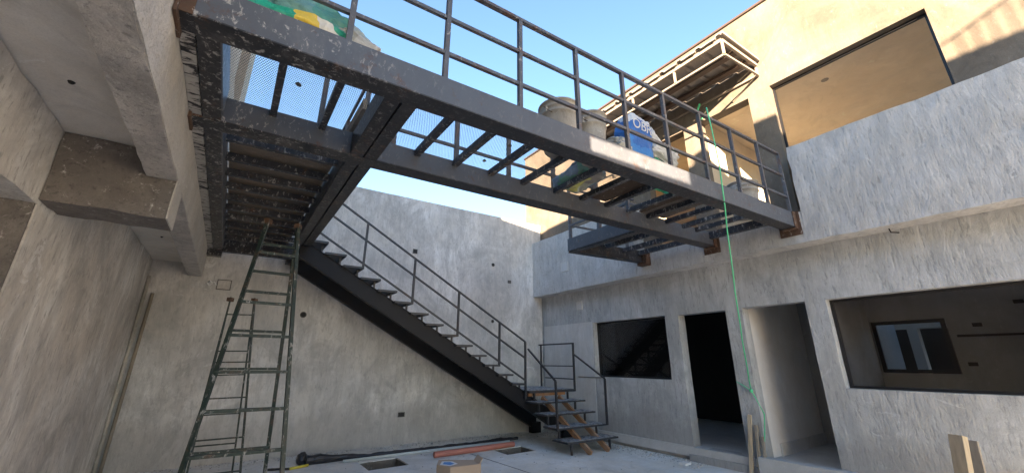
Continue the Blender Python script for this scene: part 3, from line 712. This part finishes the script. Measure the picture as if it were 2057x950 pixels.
# ---------------------------------------------------------------- buckets
def bucket(x, y, r, h, label, tilt=0):
    o = thing('plastic_bucket', label, 'bucket', (x, y, 3.474), 'cement stained buckets on the walkway')
    z = 3.474
    prof = [(0, 0), (r*.76, 0), (r*.80, .01), (r*.90, h*.60), (r*.93, h*.72), (r*1.0, h*.73), (r*1.0, h*.76), (r*.95, h*.77), (r*.955, h*.84), (r*1.02, h*.85), (r*1.02, h*.88), (r*.965, h*.89), (r*.975, h*.965), (r*1.05, h*.97), (r*1.05, h), (r*.97, h), (r*.95, h*.97), (r*.75, .03), (0, .03)]
    MB().lathe((x, y, z), prof, 32).build('body', M['bucket'], o, smooth=True)
    pts = [(x-r*1.07*math.cos(a), y-.02-.10*math.sin(a), z+h*.87-r*.62*math.sin(a)) for a in [math.pi*k/12 for k in range(13)]]
    MB().tube(pts, .004, 5).build('handle', M['rust'], o)
    for s in (-1, 1): MB().box(x+s*r*1.0-.012, x+s*r*1.0+.012, y-.05, y+.05, z+h*.74, z+h*.86).build('lug', M['bucket'], o)
bucket(2.37, 2.54, .205, .48, 'largest cement stained bucket behind the walkway railing, against open sky')
bucket(2.79, 2.50, .160, .52, 'narrower stained bucket between the largest bucket and the blue bag')
bucket(5.80, 2.38, .205, .50, 'white ribbed bucket near the right building end of the walkway')
bucket(3.06, 2.80, .16, .56, 'stained bucket half hidden behind the blue bag')

# ---------------------------------------------------------------- bags
def bag(name, label, c, dim, rot, mat, group=None, seed=0, sq=.38, amp=.05, n=110):
    o_v = MB(); c = Vector(c); a, b_, h = [d/2 for d in dim]
    sg = lambda v, e: math.copysign(abs(v)**e, v)
    rows = n//2
    vs = []
    for i in range(rows+1):
        ph = -math.pi/2+math.pi*i/rows
        for j in range(n):
            th = 2*math.pi*j/n
            p = Vector((a*sg(math.cos(ph), sq)*sg(math.cos(th), sq), b_*sg(math.cos(ph), sq)*sg(math.sin(th), sq), h*sg(math.sin(ph), .7)))
            q = p*5+Vector((seed*7.3, seed*2.1, 0))
            p += p.normalized()*(noise.noise(q)*amp+abs(noise.noise(q*2.7))*amp*.8-abs(noise.noise(Vector((q.x*1.2, q.y*1.2, q.z*4.5))))*amp*.75-(.5-abs(noise.noise(q*5.5)))*amp*.35)
            vs.append(p)
    o_v.v = vs
    for i in range(rows):
        for j in range(n): o_v.f.append((i*n+j, i*n+(j+1) % n, (i+1)*n+(j+1) % n, (i+1)*n+j))
    me = bpy.data.meshes.new(name); me.from_pydata(o_v.v, [], o_v.f); me.validate()
    bm = bmesh.new(); bm.from_mesh(me); bmesh.ops.remove_doubles(bm, verts=bm.verts, dist=1e-4); bmesh.ops.recalc_face_normals(bm, faces=bm.faces); bm.to_mesh(me); bm.free()
    for f in me.polygons: f.use_smooth = True
    o = bpy.data.objects.new(name, me); COL.objects.link(o); me.materials.append(mat); o.location = c; o.rotation_euler = rot
    return tag(o, label, 'bag', group)
GB = 'cement bags on the walkway'
mg = bagmat('green_bag_print', [(.01, .30, .20), (.01, .32, .21), (.02, .38, .26), (.01, .32, .21), (.01, .32, .21), (.60, .45, .05), (.6, .6, .56), (.02, .36, .22)], 2.5, 'X', .85)
mt = bagmat('teal_bag_print', [(.10, .30, .28), (.16, .36, .36), (.10, .34, .30), (.35, .42, .42)], 5, 'X', 1.1)
mw = bagmat('clear_bag_print', [(.40, .42, .42), (.35, .36, .34), (.45, .46, .46), (.60, .38, .06)], 5, 'X', .8)
mb = bagmat('blue_bag_print', [(.02, .13, .46), (.03, .22, .60), (.02, .14, .48), (.60, .64, .70)], 5, 'Z', 1.0)
my = bagmat('yellow_bag_print', [(.10, .30, .50), (.05, .45, .32), (.55, .55, .15), (.55, .6, .5), (.05, .3, .5)], 7, 'X', .6)
mgw = bagmat('green_white_bag', [(.04, .46, .34), (.01, .34, .15), (.01, .26, .10), (.55, .58, .56)], 6, 'Z', .55)
mwt = bagmat('white_sack', [(.58, .58, .57), (.52, .52, .50), (.62, .62, .6)], 5, 'Z', .6)
bag('cement_bag', 'green and yellow printed bag lying at the left end of the walkway edge', (-.05, 2.50, 3.55), (.72, .32, .15), (R(3), 0, R(-3)), mg, GB, 1)
bag('cement_bag', 'teal bag leaning behind the green bag by the first railing post', (.10, 2.56, 3.72), (.78, .26, .24), (R(4), R(12), R(-3)), mt, GB, 2)
bag('cement_bag', 'crumpled clear grey bag with orange end beside the first railing post', (.37, 2.50, 3.575), (.36, .24, .20), (0, R(24), R(-4)), mw, GB, 3)
bag('cement_bag', 'blue and green printed bag lying on the mesh deck seen from below', (3.05, 2.98, 3.56), (.42, .56, .16), (0, 0, R(-8)), my, GB, 4)
bb = bag('cement_bag', 'upright blue bag with white lettering behind the walkway railing', (3.44, 2.46, 3.86), (.46, .20, .72), (R(6), R(4), R(-3)), mb, GB, 5, sq=.35, amp=.035)
bag('cement_bag', 'grey and red plastic bag slumped between bucket and blue bag', (3.10, 2.40, 3.62), (.32, .22, .36), (0, R(-8), 0), mw, GB, 6)
bag('cement_bag', 'bright green bag lying at the foot of the white sack', (3.93, 2.46, 3.62), (.52, .26, .30), (0, R(4), R(-3)), mgw, GB, 7)
bag('cement_bag', 'white crumpled sack draped on top of the green bag', (3.92, 2.50, 3.95), (.58, .24, .34), (0, R(12), R(-3)), mwt, GB, 8, amp=.09)
# lettering on the blue bag
cu = bpy.data.curves.new('lettering', 'FONT'); cu.body = 'OBR'; cu.size = .165; cu.extrude = .002; cu.align_x = 'CENTER'
to = bpy.data.objects.new('tmp_text', cu); COL.objects.link(to)
dg = bpy.context.evaluated_depsgraph_get(); tm = bpy.data.meshes.new_from_object(to.evaluated_get(dg)); bpy.data.objects.remove(to)
lt = bpy.data.objects.new('lettering', tm); COL.objects.link(lt); tm.materials.append(M['wht'])
# drape the letters onto the bag front
bm = bmesh.new(); bm.from_mesh(tm); bmesh.ops.triangulate(bm, faces=bm.faces)
bmesh.ops.subdivide_edges(bm, edges=bm.edges, cuts=2)
for v in bm.verts:
    x, y, z = v.co; lx, lz = x+.02, y+.17
    hit, loc, nn, ix = bb.ray_cast(Vector((lx, -1, lz)), Vector((0, 1, 0)))
    v.co = Vector((lx, (loc.y if hit else -.11)-.004-z, lz))
bm.to_mesh(tm); bm.free(); lt.parent = bb

# ---------------------------------------------------------------- on the ground
op = MB(); a, b_ = Vector((3.10, 6.62, .046)), Vector((4.68, 6.60, .046))
op.tube([a, b_], .046, 20, cap=False); op.tube([a, b_], .041, 20, cap=False)
op.tube([a+Vector((.001, 0, 0)), a+Vector((.002, 0, 0))], .0415, 20)
po_ = op.build('drain_pipe', M['orange'], None, smooth=True)
tag(po_, 'orange plastic drain pipe lying on the floor across a pit', 'pipe')
MB().tube([Vector((3.104, 6.62, .046)), Vector((3.106, 6.62, .046))], .041, 16).build('bore', M['hole'], None)
bo = [o for o in COL.objects if o.name == 'bore'][0]; loc = bo.location.copy(); bo.parent = po_; bo.location = loc-po_.location
tag(MB().tube([(1.80, 7.12, .022), (3.3, 7.07, .022), (4.85, 6.98, .022)], .022, 12).build('conduit_pipe', M['pvc'], None, smooth=True), 'long pale grey plastic pipe lying in front of the black roll', 'pipe')
pts = [Vector((1.30+3.85*t, 7.31-.19*t+.02*math.sin(9*t), .045)) for t in [k/40 for k in range(41)]]
rs = [(.075-.043*min(1, k/10))*(1+.25*noise.noise(Vector((k*.7, 2, 0)))) if k < 12 else .033*(1+.3*noise.noise(Vector((k*.6, 0, 0)))) for k in range(41)]
for k, p in enumerate(pts): p.z = rs[k]*.8
tag(MB().tube(pts, .04, 12, rs=rs).build('plastic_sheet_roll', M['blackpl'], None, rough=(.012, .06)), 'long roll of black plastic sheeting along the foot of the back wall', 'roll')
tag(MB().tube([(1.06, 7.10, .02), (1.32, 7.19, .02)], .019, 12).build('tube_offcut', M['yellow'], None, smooth=True), 'short yellow tube at the end of the black roll', 'tube')
tag(MB().tube([(.80, 7.22, .02), (.98, 7.14, .022), (1.08, 7.10, .02)], .016, 8).build('bar_offcut', M['blackpl'], None), 'short thin black bar by the yellow tube', 'bar')
b = MB(); b.lathe((1.27, 7.42, 0), [(0, 0), (.09, .0), (.10, .05), (.07, .12), (.03, .15), (0, .16)], 12)
tag(b.build('plastic_scrap', M['blackpl'], None, rough=(.035, .03)), 'crumpled black plastic lump behind the yellow tube', 'plastic scrap')
# cardboard box
bx = thing('cardboard_box', 'brown cardboard box with blue and white print on the floor', 'box', (2.62, 5.12, 0))
P4 = [(2.37, 5.02), (2.74, 4.72), (2.99, 5.02), (2.62, 5.34)]
P4 = [(2.42, 5.08), (2.50, 4.86), (2.90, 4.80), (2.92, 5.05), (2.55, 5.30)]
zt = .27
b = MB(); n = len(P4)
b.q(*[(x, y, 0) for x, y in reversed(P4)])
for i in range(n): a, c_ = P4[i], P4[(i+1) % n]; b.q((*a, 0), (*c_, 0), (*c_, zt), (*a, zt))
b.q(*[(x, y, zt) for x, y in P4]); b.build('carton', M['card'], bx, bevel=.004)
b = MB(); b.hexa([(2.90, 4.805, zt+.002), (2.93, 4.99, zt+.002), (2.90, 5.0, zt+.002), (2.87, 4.81, zt+.002), (2.93, 4.805, zt+.06), (2.96, 4.99, zt+.07), (2.955, 4.99, zt+.07), (2.925, 4.81, zt+.06)]).build('flap', M['card'], bx)
b = MB(); b.q((2.45, 5.05, zt+.0012), (2.53, 4.92, zt+.0012), (2.66, 4.97, zt+.0012), (2.66, 5.12, zt+.0012), (2.55, 5.20, zt+.0012)); b.build('white_print', M['wht'], bx)
b = MB(); b.q((2.49, 5.05, zt+.0024), (2.55, 4.96, zt+.0024), (2.63, 5.0, zt+.0024), (2.62, 5.10, zt+.0024), (2.55, 5.14, zt+.0024)); b.build('blue_print', M['blue'], bx)
b = MB()
for i in range(4): b.q((2.585+i*.02, 4.846-.003*i, .06), (2.592+i*.02, 4.845-.003*i, .06), (2.592+i*.02, 4.845-.003*i, .17), (2.585+i*.02, 4.846-.003*i, .17))
# corner pipes
for i, (xx, c, z, l) in enumerate([(-1.165, 8.10, 2.76, 'taller grey conduit standing in the corner of left and back walls'), (-1.10, 8.10, 2.50, 'shorter grey conduit standing beside the taller one in the corner')]):
    a = W(xx+.0, c, 0); t = W(xx+(.0 if i == 0 else .03), c-.02, z)
    tag(MB().tube([a, (a+t)/2, t], .022, 10).build('conduit', M['woodg'] if i else M['bucket'], None, smooth=True), l, 'pipe')
# timbers by the door pier and at bottom right
tag(MB().bar((6.33, 3.17, 0), (6.40, 3.10, .77), .03, .05).build('timber_stick', M['woodz'], None), 'thin pale timber stick leaning on the pier between the doorways', 'timber')
tag(MB().bar((6.33, 3.05, 0), (6.41, 3.04, .64), .05, .03).build('timber_stick', M['woodg'], None), 'thin dark timber stick leaning beside the pale stick at the pier', 'timber')
tag(MB().bar((6.34, 2.98, 0), (6.41, 2.97, .50), .035, .03).build('timber_stick', M['woodg'], None), 'shortest timber stick at the pier, nearest the right doorway', 'timber')
tag(MB().bar((3.86, .73, 0), (4.07, .655, 1.04), .075, .05).build('timber_post', M['woodz'], None, bevel=.003), 'pale square timber standing upright at the bottom right', 'timber')
tag(MB().bar((4.10, .66, 0), (4.33, .637, .985), .06, .03).build('timber_post', M['woodg'], None, bevel=.003), 'grey weathered timber beside the pale upright timber', 'timber')
b = MB().box(6.02, 6.16, 3.98, 4.10, 0, .03)
tag(b.build('tile_offcut', M['wht'], None, rough=(.004, .05)), 'broken white tile lying in front of the dark doorway', 'tile')
# green cord
cp = [(4.24, 1.96, 4.42), (4.25, 1.95, 4.2), (4.29, 1.95, 3.67), (4.27, 1.95, 3.41)]
A, Bp = Vector((4.27, 1.95, 3.41)), Vector((6.40, 3.02, 1.10))
for k in range(1, 13):
    t = k/12; p = A.lerp(Bp, t); p += Vector((-.05, .03, -.22))*math.sin(math.pi*t)*.5; p.x += .008*math.sin(k*2.1); cp.append(tuple(p))
cp += [(6.40, 2.98, 1.02), (6.41, 2.90, .80), (6.41, 2.93, .6), (6.41, 2.99, .30), (6.33, 3.02, .10), (6.28, 2.9, .012)]
gcd = thing('green_cord', 'bright green cord hanging from the walkway railing to the door pier', 'cord', (5.2, 2.5, 0))
MB().tube(cp, .0075, 6).build('strand', M['rope'], gcd, smooth=True)
MB().tube([(6.42, 3.22, 1.22), (6.42, 3.12, 1.16), (6.40, 3.02, 1.10)], .007, 6).build('tail', M['rope'], gcd, smooth=True)
MB().lathe((6.40, 3.02, 1.07), [(0, 0), (.02, .01), (.028, .03), (.02, .05), (0, .06)], 8).build('knot', M['rope'], gcd, smooth=True)
# grit and crumbs by the walls
random.seed(3)
gb = MB()
for k in range(1500):
    m_ = random.random()
    if m_ < .45: x, y = XR-.03-abs(random.gauss(0, .25)), random.uniform(3.8, 7.6)
    elif m_ < .8: x = random.uniform(-1.0, 6.2); y = W(x, BW-.03-abs(random.gauss(0, .2)), 0).y
    else: x, y = random.uniform(.5, 6.3), random.uniform(4.2, 7.8)
    if any(p[0]-.03 < x < p[1]+.03 and p[2]-.03 < y < p[3]+.03 for p in pits): continue
    s = random.uniform(.004, .014) if random.random() < .96 else random.uniform(.015, .032); a = random.random()*3
    pts = [Vector((x+s*math.cos(a+q)*random.uniform(.6, 1.2), y+s*math.sin(a+q)*random.uniform(.6, 1.2), 0)) for q in (0, 1.6, 3.1, 4.7)]
    gb.hexa([p for p in pts]+[p*1 + Vector((0, 0, s*.8)) for p in [x_.lerp(Vector((x, y, 0)), .4) for x_ in pts]])
go = gb.build('rubble_crumbs', M['lump'], None); go['kind'] = 'stuff'; go['label'] = 'crumbs of mortar and grit scattered over the floor'; go['category'] = 'rubble'
